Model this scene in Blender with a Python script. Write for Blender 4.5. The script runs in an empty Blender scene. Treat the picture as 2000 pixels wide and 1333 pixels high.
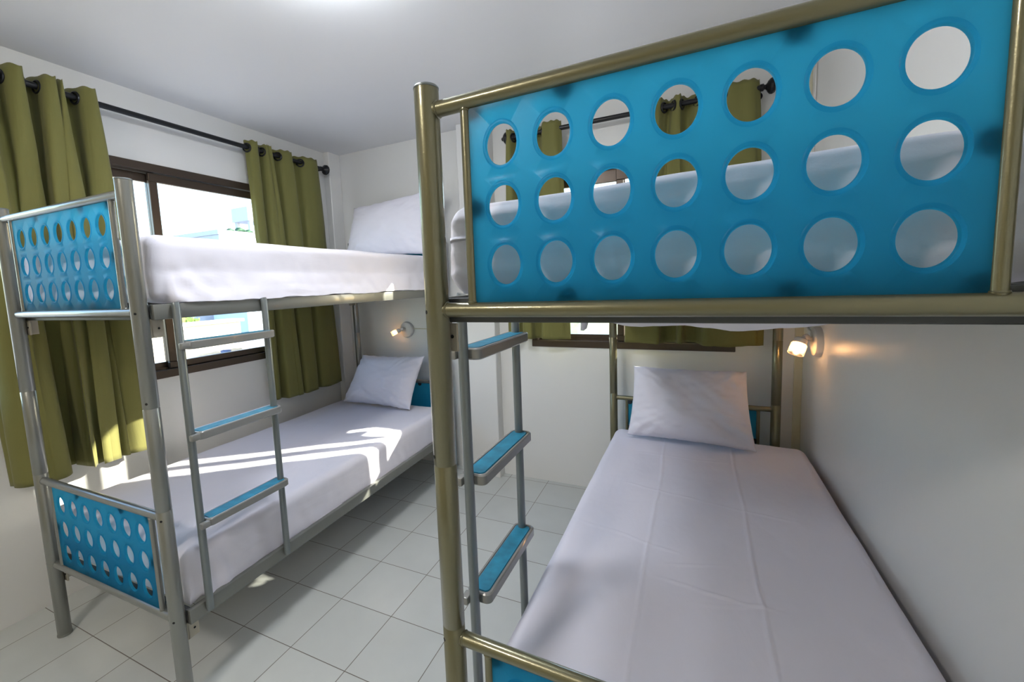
import bpy, bmesh, math, random
from mathutils import Vector, Matrix, noise

random.seed(7)
S = bpy.context.scene
COL = S.collection
PI = math.pi

# ------------------------------------------------------------------ camera
W_PX = 2000.0
F_PX, PX, PY = 825.896, 953.43, 638.043
yaw, pitch, roll = (math.radians(a) for a in (25.6053, -5.7911, 2.3177))
Rc = Matrix.Rotation(yaw, 3, 'Z') @ Matrix.Rotation(pitch, 3, 'X') @ Matrix.Rotation(roll, 3, 'Y')
cam_d = bpy.data.cameras.new('camera')
cam = bpy.data.objects.new('camera', cam_d)
COL.objects.link(cam)
M = Matrix.Identity(4)
for i in range(3):
    M[i][0], M[i][1], M[i][2] = Rc[i][0], Rc[i][2], -Rc[i][1]
M[0][3], M[1][3], M[2][3] = 0.0809, 0.0439, 1.5154
cam.matrix_world = M
cam_d.sensor_width = 36.0
cam_d.lens = 36.0 * F_PX / W_PX
cam_d.shift_x = (1000.0 - PX) / W_PX
cam_d.shift_y = (PY - 666.5) / W_PX
cam_d.clip_start = 0.02
cam_d.clip_end = 500
S.camera = cam

# ------------------------------------------------------------------ world, sun, exposure
SUN_DIR = Vector((-0.781, -0.625, -0.435)).normalized()      # the way the light travels
w = bpy.data.worlds.new('sky')
S.world = w
w.use_nodes = True
nt = w.node_tree
nt.nodes.clear()
wo = nt.nodes.new('ShaderNodeOutputWorld')
bg = nt.nodes.new('ShaderNodeBackground')
sky = nt.nodes.new('ShaderNodeTexSky')
sky.sky_type = 'NISHITA'
sky.sun_disc = False
sky.sun_elevation = math.asin(-SUN_DIR.z)
sky.sun_rotation = math.atan2(-SUN_DIR.x, -SUN_DIR.y)
sky.air_density = 1.0
sky.dust_density = 1.2
sky.ozone_density = 1.0
bg.inputs['Strength'].default_value = 0.5
nt.links.new(sky.outputs[0], bg.inputs[0])
nt.links.new(bg.outputs[0], wo.inputs[0])

sd = bpy.data.lights.new('sun', 'SUN')
sd.energy = 9.5
sd.angle = math.radians(0.6)
sd.color = (1.0, 0.90, 0.74)
sun = bpy.data.objects.new('sun', sd)
COL.objects.link(sun)
sun.rotation_euler = SUN_DIR.to_track_quat('-Z', 'Y').to_euler()
sun.location = (8, 9, 6)

vs = S.view_settings
vs.view_transform = 'Standard'
vs.look = 'None'
vs.gamma = 1.0
vs.use_curve_mapping = False
vs.exposure = 1.17

# ------------------------------------------------------------------ materials
def mat(name):
    m = bpy.data.materials.new(name)
    m.use_nodes = True
    n = m.node_tree
    n.nodes.clear()
    out = n.nodes.new('ShaderNodeOutputMaterial')
    return m, n, out

def pr(name, col, rough=0.5, metal=0.0, spec=0.5, bump=None, coat=0.0, var=None, sheen=0.0, emit=None):
    m, n, out = mat(name)
    b = n.nodes.new('ShaderNodeBsdfPrincipled')
    b.inputs['Base Color'].default_value = (*col, 1)
    b.inputs['Roughness'].default_value = rough
    b.inputs['Metallic'].default_value = metal
    b.inputs['Specular IOR Level'].default_value = spec
    b.inputs['Coat Weight'].default_value = coat
    b.inputs['Sheen Weight'].default_value = sheen
    n.links.new(b.outputs[0], out.inputs[0])
    tc = None
    if bump or var:
        tc = n.nodes.new('ShaderNodeTexCoord')
    if bump:
        sc, st = bump
        t = n.nodes.new('ShaderNodeTexNoise')
        t.inputs['Scale'].default_value = sc
        t.inputs['Detail'].default_value = 4
        bp = n.nodes.new('ShaderNodeBump')
        bp.inputs['Strength'].default_value = st
        bp.inputs['Distance'].default_value = 0.01
        n.links.new(tc.outputs['Object'], t.inputs['Vector'])
        n.links.new(t.outputs['Fac'], bp.inputs['Height'])
        n.links.new(bp.outputs[0], b.inputs['Normal'])
    if var:
        sc, amt = var
        t2 = n.nodes.new('ShaderNodeTexNoise')
        t2.inputs['Scale'].default_value = sc
        t2.inputs['Detail'].default_value = 5
        n.links.new(tc.outputs['Object'], t2.inputs['Vector'])
        mr = n.nodes.new('ShaderNodeMapRange')
        mr.inputs['From Min'].default_value = 0.3
        mr.inputs['From Max'].default_value = 0.7
        mr.inputs['To Min'].default_value = 1 - amt
        mr.inputs['To Max'].default_value = 1 + amt
        hv = n.nodes.new('ShaderNodeHueSaturation')
        hv.inputs['Color'].default_value = (*col, 1)
        n.links.new(t2.outputs['Fac'], mr.inputs['Value'])
        n.links.new(mr.outputs[0], hv.inputs['Value'])
        n.links.new(hv.outputs[0], b.inputs['Base Color'])
    if emit:
        b.inputs['Emission Color'].default_value = (*emit[0], 1)
        b.inputs['Emission Strength'].default_value = emit[1]
    return m

WALLP = pr('white_gloss_paint', (0.80, 0.80, 0.785), 0.32, bump=(14, 0.12), spec=0.4)
CEILP = pr('white_ceiling_paint', (0.87, 0.87, 0.885), 0.38, bump=(10, 0.05), spec=0.35)
SILVER = pr('silver_grey_lacquer', (0.235, 0.24, 0.225), 0.32, 0.6, 0.5, bump=(350, 0.04), coat=0.5)
SILVER_WARM = pr('silver_lacquer_warm_reflection', (0.175, 0.165, 0.095), 0.29, 0.55, 0.5, bump=(350, 0.05), coat=0.6)  # olive tint puts a warm reflection into the silver lacquer colour
LADDER = pr('blue_grey_lacquer', (0.19, 0.215, 0.225), 0.34, 0.5, 0.5, coat=0.3)
TREAD = pr('warm_grey_plastic', (0.24, 0.24, 0.23), 0.3, 0.1, 0.5, coat=0.3)
BASE = pr('dark_bed_base', (0.05, 0.05, 0.055), 0.6)
RAILM = pr('grey_rail_lacquer', (0.20, 0.205, 0.19), 0.38, 0.4, 0.5, coat=0.3)
DARKR = pr('dark_rail_lacquer', (0.07, 0.075, 0.08), 0.45, 0.2, 0.5)
BLACK = pr('black_satin_metal', (0.012, 0.013, 0.016), 0.32, 0.3, 0.5)
HOLE = pr('black_hole_plug', (0.004, 0.004, 0.004), 0.8)
BRACK = pr('pale_bracket_steel', (0.42, 0.39, 0.32), 0.35, 0.3)
BRONZE = pr('bronze_anodised_aluminium', (0.075, 0.055, 0.042), 0.33, 0.5, 0.5)
PLASTIC = pr('white_lamp_plastic', (0.72, 0.70, 0.68), 0.35)
TRUNK = pr('cream_cable_trunking', (0.70, 0.67, 0.50), 0.45)
CLIP = pr('dark_rubber_clip', (0.01, 0.02, 0.03), 0.7)

def cloth(name, col, trans=0.0, rough=0.85, kind='sheet'):
    m, n, out = mat(name)
    b = n.nodes.new('ShaderNodeBsdfPrincipled')
    b.inputs['Base Color'].default_value = (*col, 1)
    b.inputs['Roughness'].default_value = rough
    b.inputs['Specular IOR Level'].default_value = 0.15
    b.inputs['Sheen Weight'].default_value = 0.15
    tc = n.nodes.new('ShaderNodeTexCoord')
    mp = n.nodes.new('ShaderNodeMapping')
    mp.inputs['Scale'].default_value = (1.0, 0.35, 1.0) if kind == 'sheet' else (1, 1, 0.12)
    n.links.new(tc.outputs['Object'], mp.inputs['Vector'])
    t = n.nodes.new('ShaderNodeTexNoise')
    t.inputs['Scale'].default_value = 9 if kind == 'sheet' else 22
    t.inputs['Detail'].default_value = 5
    t.inputs['Distortion'].default_value = 0.7
    n.links.new(mp.outputs[0], t.inputs['Vector'])
    t2 = n.nodes.new('ShaderNodeTexNoise')
    t2.inputs['Scale'].default_value = 900
    n.links.new(tc.outputs['Object'], t2.inputs['Vector'])
    ad = n.nodes.new('ShaderNodeMath'); ad.operation = 'MULTIPLY_ADD'
    ad.inputs[1].default_value = 0.03
    n.links.new(t2.outputs['Fac'], ad.inputs[0]); n.links.new(t.outputs['Fac'], ad.inputs[2])
    bp = n.nodes.new('ShaderNodeBump')
    bp.inputs['Strength'].default_value = 0.35 if kind == 'sheet' else 0.3
    bp.inputs['Distance'].default_value = 0.012
    n.links.new(ad.outputs[0], bp.inputs['Height'])
    n.links.new(bp.outputs[0], b.inputs['Normal'])
    if trans:
        tr = n.nodes.new('ShaderNodeBsdfTranslucent')
        tr.inputs[0].default_value = (*[min(1, c * 1.6) for c in col], 1)
        mx = n.nodes.new('ShaderNodeMixShader'); mx.inputs[0].default_value = trans
        n.links.new(b.outputs[0], mx.inputs[1]); n.links.new(tr.outputs[0], mx.inputs[2])
        n.links.new(mx.outputs[0], out.inputs[0])
    else:
        n.links.new(b.outputs[0], out.inputs[0])
    return m

SHEET = cloth('white_cotton_sheet', (0.77, 0.755, 0.845))
PILLOW = cloth('white_cotton_pillowcase', (0.79, 0.78, 0.87))
CURT = cloth('olive_green_curtain', (0.195, 0.188, 0.062), 0.05, 0.75, 'curtain')

def panel_mat(name, dcol, tcol):
    m, n, out = mat(name)
    b = n.nodes.new('ShaderNodeBsdfPrincipled')
    b.inputs['Base Color'].default_value = (*dcol, 1)
    b.inputs['Roughness'].default_value = 0.28
    b.inputs['Specular IOR Level'].default_value = 0.5
    tr = n.nodes.new('ShaderNodeBsdfTranslucent')
    tr.inputs[0].default_value = (*tcol, 1)
    mx = n.nodes.new('ShaderNodeMixShader'); mx.inputs[0].default_value = 0.84
    n.links.new(b.outputs[0], mx.inputs[1]); n.links.new(tr.outputs[0], mx.inputs[2])
    n.links.new(mx.outputs[0], out.inputs[0])
    return m
BLUE = panel_mat('translucent_blue_plastic', (0.002, 0.13, 0.26), (0.21, 0.70, 0.87))
BLUE_RIM = panel_mat('thick_blue_hole_rim', (0.002, 0.12, 0.25), (0.15, 0.62, 0.83))
INSERT = pr('blue_tread_plastic', (0.012, 0.19, 0.31), 0.5, coat=0.0, var=(30, 0.25))

def glass_mat():
    m, n, out = mat('window_glass')
    tr = n.nodes.new('ShaderNodeBsdfTransparent')
    tr.inputs[0].default_value = (0.93, 0.96, 0.96, 1)
    gl = n.nodes.new('ShaderNodeBsdfGlossy'); gl.inputs['Roughness'].default_value = 0.02
    mx = n.nodes.new('ShaderNodeMixShader'); mx.inputs[0].default_value = 0.03
    n.links.new(tr.outputs[0], mx.inputs[1]); n.links.new(gl.outputs[0], mx.inputs[2])
    n.links.new(mx.outputs[0], out.inputs[0])
    return m
GLASS = glass_mat()

def emis(name, col, st):
    m, n, out = mat(name)
    e = n.nodes.new('ShaderNodeEmission')
    e.inputs[0].default_value = (*col, 1); e.inputs[1].default_value = st
    n.links.new(e.outputs[0], out.inputs[0])
    return m
BULB = emis('warm_bulb', (1.0, 0.52, 0.20), 38)
LEDP = emis('cool_ceiling_diffuser', (0.90, 0.95, 1.0), 24)
FILLP = emis('added_warm_fill', (1.0, 0.92, 0.83), 36)  # glow of the added fill lamp out of view
OCHRE = pr('ochre_for_reflections', (0.46, 0.41, 0.25), 0.6)  # unseen wall, coloured ochre so the bed metal reflects warm tones

def cup_mat():
    m, n, out = mat('frosted_lamp_glass')
    tr = n.nodes.new('ShaderNodeBsdfTranslucent'); tr.inputs[0].default_value = (1, 0.93, 0.84, 1)
    tp = n.nodes.new('ShaderNodeBsdfTransparent')
    gl = n.nodes.new('ShaderNodeBsdfGlossy'); gl.inputs['Roughness'].default_value = 0.15
    a = n.nodes.new('ShaderNodeMixShader'); a.inputs[0].default_value = 0.6
    c = n.nodes.new('ShaderNodeMixShader'); c.inputs[0].default_value = 0.12
    n.links.new(tr.outputs[0], a.inputs[1]); n.links.new(tp.outputs[0], a.inputs[2])
    n.links.new(a.outputs[0], c.inputs[1]); n.links.new(gl.outputs[0], c.inputs[2])
    n.links.new(c.outputs[0], out.inputs[0])
    return m
CUP = cup_mat()

def tile_mat():
    m, n, out = mat('white_ceramic_floor_tiles')
    b = n.nodes.new('ShaderNodeBsdfPrincipled')
    b.inputs['Roughness'].default_value = 0.3
    b.inputs['Specular IOR Level'].default_value = 0.5
    tc = n.nodes.new('ShaderNodeTexCoord')
    mp = n.nodes.new('ShaderNodeMapping')
    mp.vector_type = 'TEXTURE'
    mp.inputs['Location'].default_value = (-1.4614, 1.7579, 0)
    mp.inputs['Rotation'].default_value = (0, 0, math.radians(0.92))
    mp.inputs['Scale'].default_value = (0.3, 0.3, 0.3)
    n.links.new(tc.outputs['Object'], mp.inputs['Vector'])
    br = n.nodes.new('ShaderNodeTexBrick')
    br.offset = 0.0; br.squash = 1.0
    br.inputs['Scale'].default_value = 1.0
    br.inputs['Brick Width'].default_value = 1.0
    br.inputs['Row Height'].default_value = 1.0
    br.inputs['Mortar Size'].default_value = 0.0065
    br.inputs['Mortar Smooth'].default_value = 0.3
    br.inputs['Bias'].default_value = 0.0
    br.inputs['Color1'].default_value = (0.61, 0.635, 0.62, 1)
    br.inputs['Color2'].default_value = (0.575, 0.60, 0.585, 1)
    br.inputs['Mortar'].default_value = (0.16, 0.14, 0.12, 1)
    n.links.new(mp.outputs[0], br.inputs['Vector'])
    ns = n.nodes.new('ShaderNodeTexNoise'); ns.inputs['Scale'].default_value = 7
    ns.inputs['Detail'].default_value = 6
    n.links.new(tc.outputs['Object'], ns.inputs['Vector'])
    mr = n.nodes.new('ShaderNodeMapRange')
    mr.inputs['To Min'].default_value = 0.93; mr.inputs['To Max'].default_value = 1.05
    n.links.new(ns.outputs['Fac'], mr.inputs['Value'])
    hv = n.nodes.new('ShaderNodeHueSaturation')
    n.links.new(br.outputs['Color'], hv.inputs['Color']); n.links.new(mr.outputs[0], hv.inputs['Value'])
    n.links.new(hv.outputs[0], b.inputs['Base Color'])
    bp = n.nodes.new('ShaderNodeBump'); bp.inputs['Strength'].default_value = 0.35; bp.inputs['Distance'].default_value = 0.002
    bp.invert = True
    n.links.new(br.outputs['Fac'], bp.inputs['Height'])
    n2 = n.nodes.new('ShaderNodeTexNoise'); n2.inputs['Scale'].default_value = 26
    mp2 = n.nodes.new('ShaderNodeMapping'); mp2.inputs['Scale'].default_value = (1, 0.25, 1)
    n.links.new(tc.outputs['Object'], mp2.inputs[0]); n.links.new(mp2.outputs[0], n2.inputs['Vector'])
    bp2 = n.nodes.new('ShaderNodeBump'); bp2.inputs['Strength'].default_value = 0.12; bp2.inputs['Distance'].default_value = 0.004
    n.links.new(n2.outputs['Fac'], bp2.inputs['Height']); n.links.new(bp.outputs[0], bp2.inputs['Normal'])
    n.links.new(bp2.outputs[0], b.inputs['Normal'])
    n.links.new(b.outputs[0], out.inputs[0])
    return m
TILE = tile_mat()

# ------------------------------------------------------------------ mesh helpers
class MB:
    """collects shapes into one mesh"""
    def __init__(self):
        self.bm = bmesh.new()
    def box(self, x0, x1, y0, y1, z0, z1, bev=0.0, seg=2):
        x0, x1 = min(x0, x1), max(x0, x1)
        r = bmesh.ops.create_cube(self.bm, size=1.0)
        vs_ = r['verts']
        for v in vs_:
            v.co = Vector(((x0 + x1) / 2 + v.co.x * (x1 - x0), (y0 + y1) / 2 + v.co.y * (y1 - y0), (z0 + z1) / 2 + v.co.z * (z1 - z0)))
        if bev:
            es = list({e for v in vs_ for e in v.link_edges})
            bmesh.ops.bevel(self.bm, geom=es, offset=bev, segments=seg, affect='EDGES', profile=0.5)
        return self
    def tube(self, pts, r, n=20, cap=True):
        """round bar through pts; r a number or one per point"""
        pts = [Vector(p) for p in pts]
        rs = r if isinstance(r, (list, tuple)) else [r] * len(pts)
        rings = []
        up = None
        for i, p in enumerate(pts):
            d = (pts[min(i + 1, len(pts) - 1)] - pts[max(i - 1, 0)]).normalized()
            if up is None:
                a = Vector((0, 0, 1)) if abs(d.z) < 0.9 else Vector((1, 0, 0))
                up = (a - d * a.dot(d)).normalized()
            else:
                up = (up - d * up.dot(d)).normalized()
            sd_ = d.cross(up)
            rings.append([self.bm.verts.new(p + (up * math.cos(2 * PI * k / n) + sd_ * math.sin(2 * PI * k / n)) * rs[i]) for k in range(n)])
        for a, b in zip(rings, rings[1:]):
            for k in range(n):
                self.bm.faces.new((a[k], a[(k + 1) % n], b[(k + 1) % n], b[k]))
        if cap:
            self.bm.faces.new(rings[0][::-1]); self.bm.faces.new(rings[-1])
        return self
    def lathe(self, prof, org, axis=(0, 0, 1), n=28):
        """prof: (distance along axis, radius)"""
        d = Vector(axis).normalized()
        a = Vector((0, 0, 1)) if abs(d.z) < 0.9 else Vector((1, 0, 0))
        u = (a - d * a.dot(d)).normalized(); v_ = d.cross(u)
        o = Vector(org)
        rings = []
        for h, r in prof:
            r = max(r, 1e-5)
            rings.append([self.bm.verts.new(o + d * h + (u * math.cos(2 * PI * k / n) + v_ * math.sin(2 * PI * k / n)) * r) for k in range(n)])
        for a_, b in zip(rings, rings[1:]):
            for k in range(n):
                self.bm.faces.new((a_[k], a_[(k + 1) % n], b[(k + 1) % n], b[k]))
        self.bm.faces.new(rings[0][::-1]); self.bm.faces.new(rings[-1])
        return self
    def torus(self, org, axis, R_, r, n=28, m=10):
        d = Vector(axis).normalized()
        a = Vector((0, 0, 1)) if abs(d.z) < 0.9 else Vector((1, 0, 0))
        u = (a - d * a.dot(d)).normalized(); v_ = d.cross(u)
        o = Vector(org); rings = []
        for i in range(n):
            t = 2 * PI * i / n
            e = u * math.cos(t) + v_ * math.sin(t)
            rings.append([self.bm.verts.new(o + e * (R_ + r * math.cos(2 * PI * k / m)) + d * (r * math.sin(2 * PI * k / m))) for k in range(m)])
        for i in range(n):
            a_, b = rings[i], rings[(i + 1) % n]
            for k in range(m):
                self.bm.faces.new((a_[k], a_[(k + 1) % m], b[(k + 1) % m], b[k]))
        return self
    def ball(self, c, r, sub=2, squash=(1, 1, 1), jit=0.0):
        rr = bmesh.ops.create_icosphere(self.bm, subdivisions=sub, radius=1.0)
        for v in rr['verts']:
            k = 1 + (noise.noise(v.co * 2.3 + Vector(c)) * jit if jit else 0)
            v.co = Vector((c[0] + v.co.x * r * squash[0] * k, c[1] + v.co.y * r * squash[1] * k, c[2] + v.co.z * r * squash[2] * k))
        return self
    def grid(self, P, closed=False):
        """P[i][j] points -> quads"""
        V = [[self.bm.verts.new(p) for p in row] for row in P]
        for i in range(len(V) - 1):
            for j in range(len(V[0]) - 1):
                self.bm.faces.new((V[i][j], V[i][j + 1], V[i + 1][j + 1], V[i + 1][j]))
        return V
    def build(self, name, m, parent=None, smooth=True, angle=40, weld=0.0):
        if weld:
            bmesh.ops.remove_doubles(self.bm, verts=self.bm.verts, dist=weld)
        bmesh.ops.recalc_face_normals(self.bm, faces=self.bm.faces)
        me = bpy.data.meshes.new(name)
        self.bm.to_mesh(me); self.bm.free()
        if smooth:
            me.polygons.foreach_set('use_smooth', [True] * len(me.polygons))
            me.set_sharp_from_angle(angle=math.radians(angle))
        me.materials.append(m)
        o = bpy.data.objects.new(name, me)
        COL.objects.link(o)
        if parent:
            o.parent = parent
        return o

def tag(o, label, cat, group=None):
    o['label'] = label; o['category'] = cat
    if group:
        o['group'] = group
    return o

def thing(name, label, cat, loc=(0, 0, 0), rz=0.0, group=None):
    o = bpy.data.objects.new(name, None)
    COL.objects.link(o)
    o.location = loc; o.rotation_euler = (0, 0, rz)
    o.empty_display_size = 0.1
    return tag(o, label, cat, group)

def struct(o):
    o['kind'] = 'structure'
    return o

# ------------------------------------------------------------------ the room
XW, YW, ZC, XR, YF = -2.803, 3.012, 2.699, 0.674, -2.3
T = 0.14
b = MB(); b.box(XW - T, XR + T, YF - T, YW + T, -0.12, 0.0); struct(b.build('floor', TILE, smooth=False))
b = MB(); b.box(XW - T, XR + T, YF - T, YW + T, ZC, ZC + 0.12); struct(b.build('ceiling', CEILP, smooth=False))

def wall_with_hole(name, axis, pos, out, a0, a1, h):
    """slab wall; axis 'x' = plane x=pos; hole h=(a,b,z0,z1)"""
    b = MB()
    p0, p1 = sorted((pos, pos + out))
    for (u0, u1, z0, z1) in ((a0, h[0], 0, ZC), (h[1], a1, 0, ZC), (h[0], h[1], 0, h[2]), (h[0], h[1], h[3], ZC)):
        if axis == 'x':
            b.box(p0, p1, u0, u1, z0, z1)
        else:
            b.box(u0, u1, p0, p1, z0, z1)
    return struct(b.build(name, WALLP, smooth=False))

WL = (0.30, 2.55, 1.022, 2.30)       # window in the left wall: y0 y1 z0 z1
WB = (-0.98, 0.336, 1.035, 2.30)     # window in the back wall: x0 x1 z0 z1
wall_with_hole('wall_left', 'x', XW, -T, YF, YW, WL)
wall_with_hole('wall_back', 'y', YW, T, XW - T, XR + T, WB)
b = MB(); b.box(XR, XR + T, YF, YW, 0, ZC); struct(b.build('wall_right', WALLP, smooth=False))
b = MB(); b.box(XW - T, XR + T, YF - T, YF, 0, ZC); struct(b.build('wall_front', OCHRE, smooth=False))
b = MB(); b.box(-1.50, -1.243, 2.92, YW, 0, ZC, 0.004, 1); struct(b.build('wall_pilaster', WALLP, smooth=False))
b = MB(); b.box(XW, XW + 0.066, 2.88, YW, 0, ZC, 0.004, 1); struct(b.build('wall_corner_pier', WALLP, smooth=False))

def window(name, axis, pos, out, h, mull, top=0.05):
    """sliding window: bronze frame, two sashes, glass"""
    a0, a1, z0, z1 = h
    sgn = 1 if out > 0 else -1
    def add(b, u0, u1, zz0, zz1, d0, d1, bev=0.003):
        q0, q1 = sorted((pos + sgn * d0, pos + sgn * d1))
        if axis == 'x':
            b.box(q0, q1, u0, u1, zz0, zz1, bev, 1)
        else:
            b.box(u0, u1, q0, q1, zz0, zz1, bev, 1)
    fw = 0.048
    b = MB()
    for (u0, u1, zz0, zz1) in ((a0, a1, z0, z0 + fw), (a0, a1, z1 - fw, z1), (a0, a0 + fw, z0 + fw, z1 - fw), (a1 - fw, a1, z0 + fw, z1 - fw)):
        add(b, u0, u1, zz0, zz1, -0.008, 0.10)
    # track ribs on the sill
    add(b, a0 + fw, a1 - fw, z0 + fw, z0 + fw + 0.012, 0.040, 0.046, 0)
    fr = struct(b.build(name, BRONZE, smooth=False))
    sw = 0.045
    for k, (u0, u1, d) in enumerate(((a0 + fw, mull + 0.026, 0.052), (mull - 0.026, a1 - fw, 0.014))):
        b = MB()
        zz0, zz1 = z0 + fw + 0.002, z1 - fw - 0.002
        for (p, q, r, s_) in ((u0, u1, zz0, zz0 + 0.04), (u0, u1, zz1 - top, zz1), (u0, u0 + sw, zz0 + 0.04, zz1 - top), (u1 - sw, u1, zz0 + 0.04, zz1 - top)):
            add(b, p, q, r, s_, d, d + 0.026)
        sh = b.build('window_sash', BRONZE, fr, smooth=False)
        b = MB()
        add(b, u0 + sw - 0.005, u1 - sw + 0.005, zz0 + 0.035, zz1 - top + 0.005, d + 0.010, d + 0.015, 0)
        b.build('glass_pane', GLASS, sh, smooth=False)
    return fr
window('window_1', 'x', XW, -1, WL, 1.549)
window('window_2', 'y', YW, 1, WB, -0.340, 0.085)

# ------------------------------------------------------------------ bunk beds
HX0, HDX, HZ0, HDZ, HRX, HRZ = 0.1575, 0.0975, 1.7682, 0.1092, 0.0303, 0.0369
BW = 0.8955; BL = 2.0702
Z_TOP, Z_J1, Z_J2 = 1.904, 1.135, 0.765
RAILS_UP = (1.857, 1.465); RAILS_LO = (0.736, 0.347)

def plain_panel(m, y, dz, name, parent):
    b = MB(); b.box(m * 0.092, m * 0.804, y - 0.0035, y + 0.0035, 1.478 + dz, 1.846 + dz, 0.001, 1)
    return b.build(name, BLUE, parent, smooth=False)

def punched_panel(m, y, dz, name, parent, thick=0.007):
    """moulded sheet with 7 x 3 oval holes, each with a raised rim"""
    s0, s1, z0, z1 = 0.092, 0.804, 1.478 + dz, 1.846 + dz
    bm = bmesh.new()
    for i in range(7):
        for j in range(3):
            cx, cz = HX0 + i * HDX, HZ0 - j * HDZ + dz
            L = s0 if i == 0 else cx - HDX / 2
            R_ = s1 if i == 6 else cx + HDX / 2
            B_ = z0 if j == 2 else cz - HDZ / 2
            T_ = z1 if j == 0 else cz + HDZ / 2
            angs = [2 * PI * k / 48 for k in range(48)]
            angs += [math.atan2(q - cz, p - cx) % (2 * PI) for p in (L, R_) for q in (B_, T_)]
            angs = sorted(set(round(a, 6) for a in angs))
            def edge(a):
                c, s_ = math.cos(a), math.sin(a)
                t = 1e9
                if c > 1e-9: t = min(t, (R_ - cx) / c)
                if c < -1e-9: t = min(t, (L - cx) / c)
                if s_ > 1e-9: t = min(t, (T_ - cz) / s_)
                if s_ < -1e-9: t = min(t, (B_ - cz) / s_)
                return cx + c * t, cz + s_ * t
            prof = [(1.0, 0.0), (1.0, 0.5), (1.03, 0.85), (1.10, 0.9), (1.17, 0.85), (1.21, 0.5)]
            rings = []
            for sgn in (-1, 1):
                rr = []
                for k, (f, h) in enumerate(prof):
                    yy = y + sgn * (thick * 0.5) * (h * 1.5 if k < 5 else 1.0)
                    if k == 0: yy = y
                    rr.append([(cx + HRX * f * math.cos(a), yy, cz + HRZ * f * math.sin(a)) for a in angs])
                rr.append([(edge(a)[0], y + sgn * thick * 0.5, edge(a)[1]) for a in angs])
                V = [[bm.verts.new((m * p[0], p[1], p[2])) for p in ring] for ring in rr]
                n = len(angs)
                for a_, b_ in zip(V, V[1:]):
                    for k in range(n):
                        f = bm.faces.new((a_[k], a_[(k + 1) % n], b_[(k + 1) % n], b_[k]))
                        f.material_index = 0 if b_ is V[-1] else 1
    bmesh.ops.remove_doubles(bm, verts=bm.verts, dist=2e-5)
    bd = [e for e in bm.edges if e.is_boundary]
    # close the outer rim
    b = MB(); b.bm.free(); b.bm = bm
    for (p, q, r, s_) in ((s0, s1, z0, z0 + 1e-4), (s0, s1, z1 - 1e-4, z1)):
        pass
    o = b.build(name, BLUE, parent, angle=35)
    o.data.materials.append(BLUE_RIM)
    return o

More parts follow.
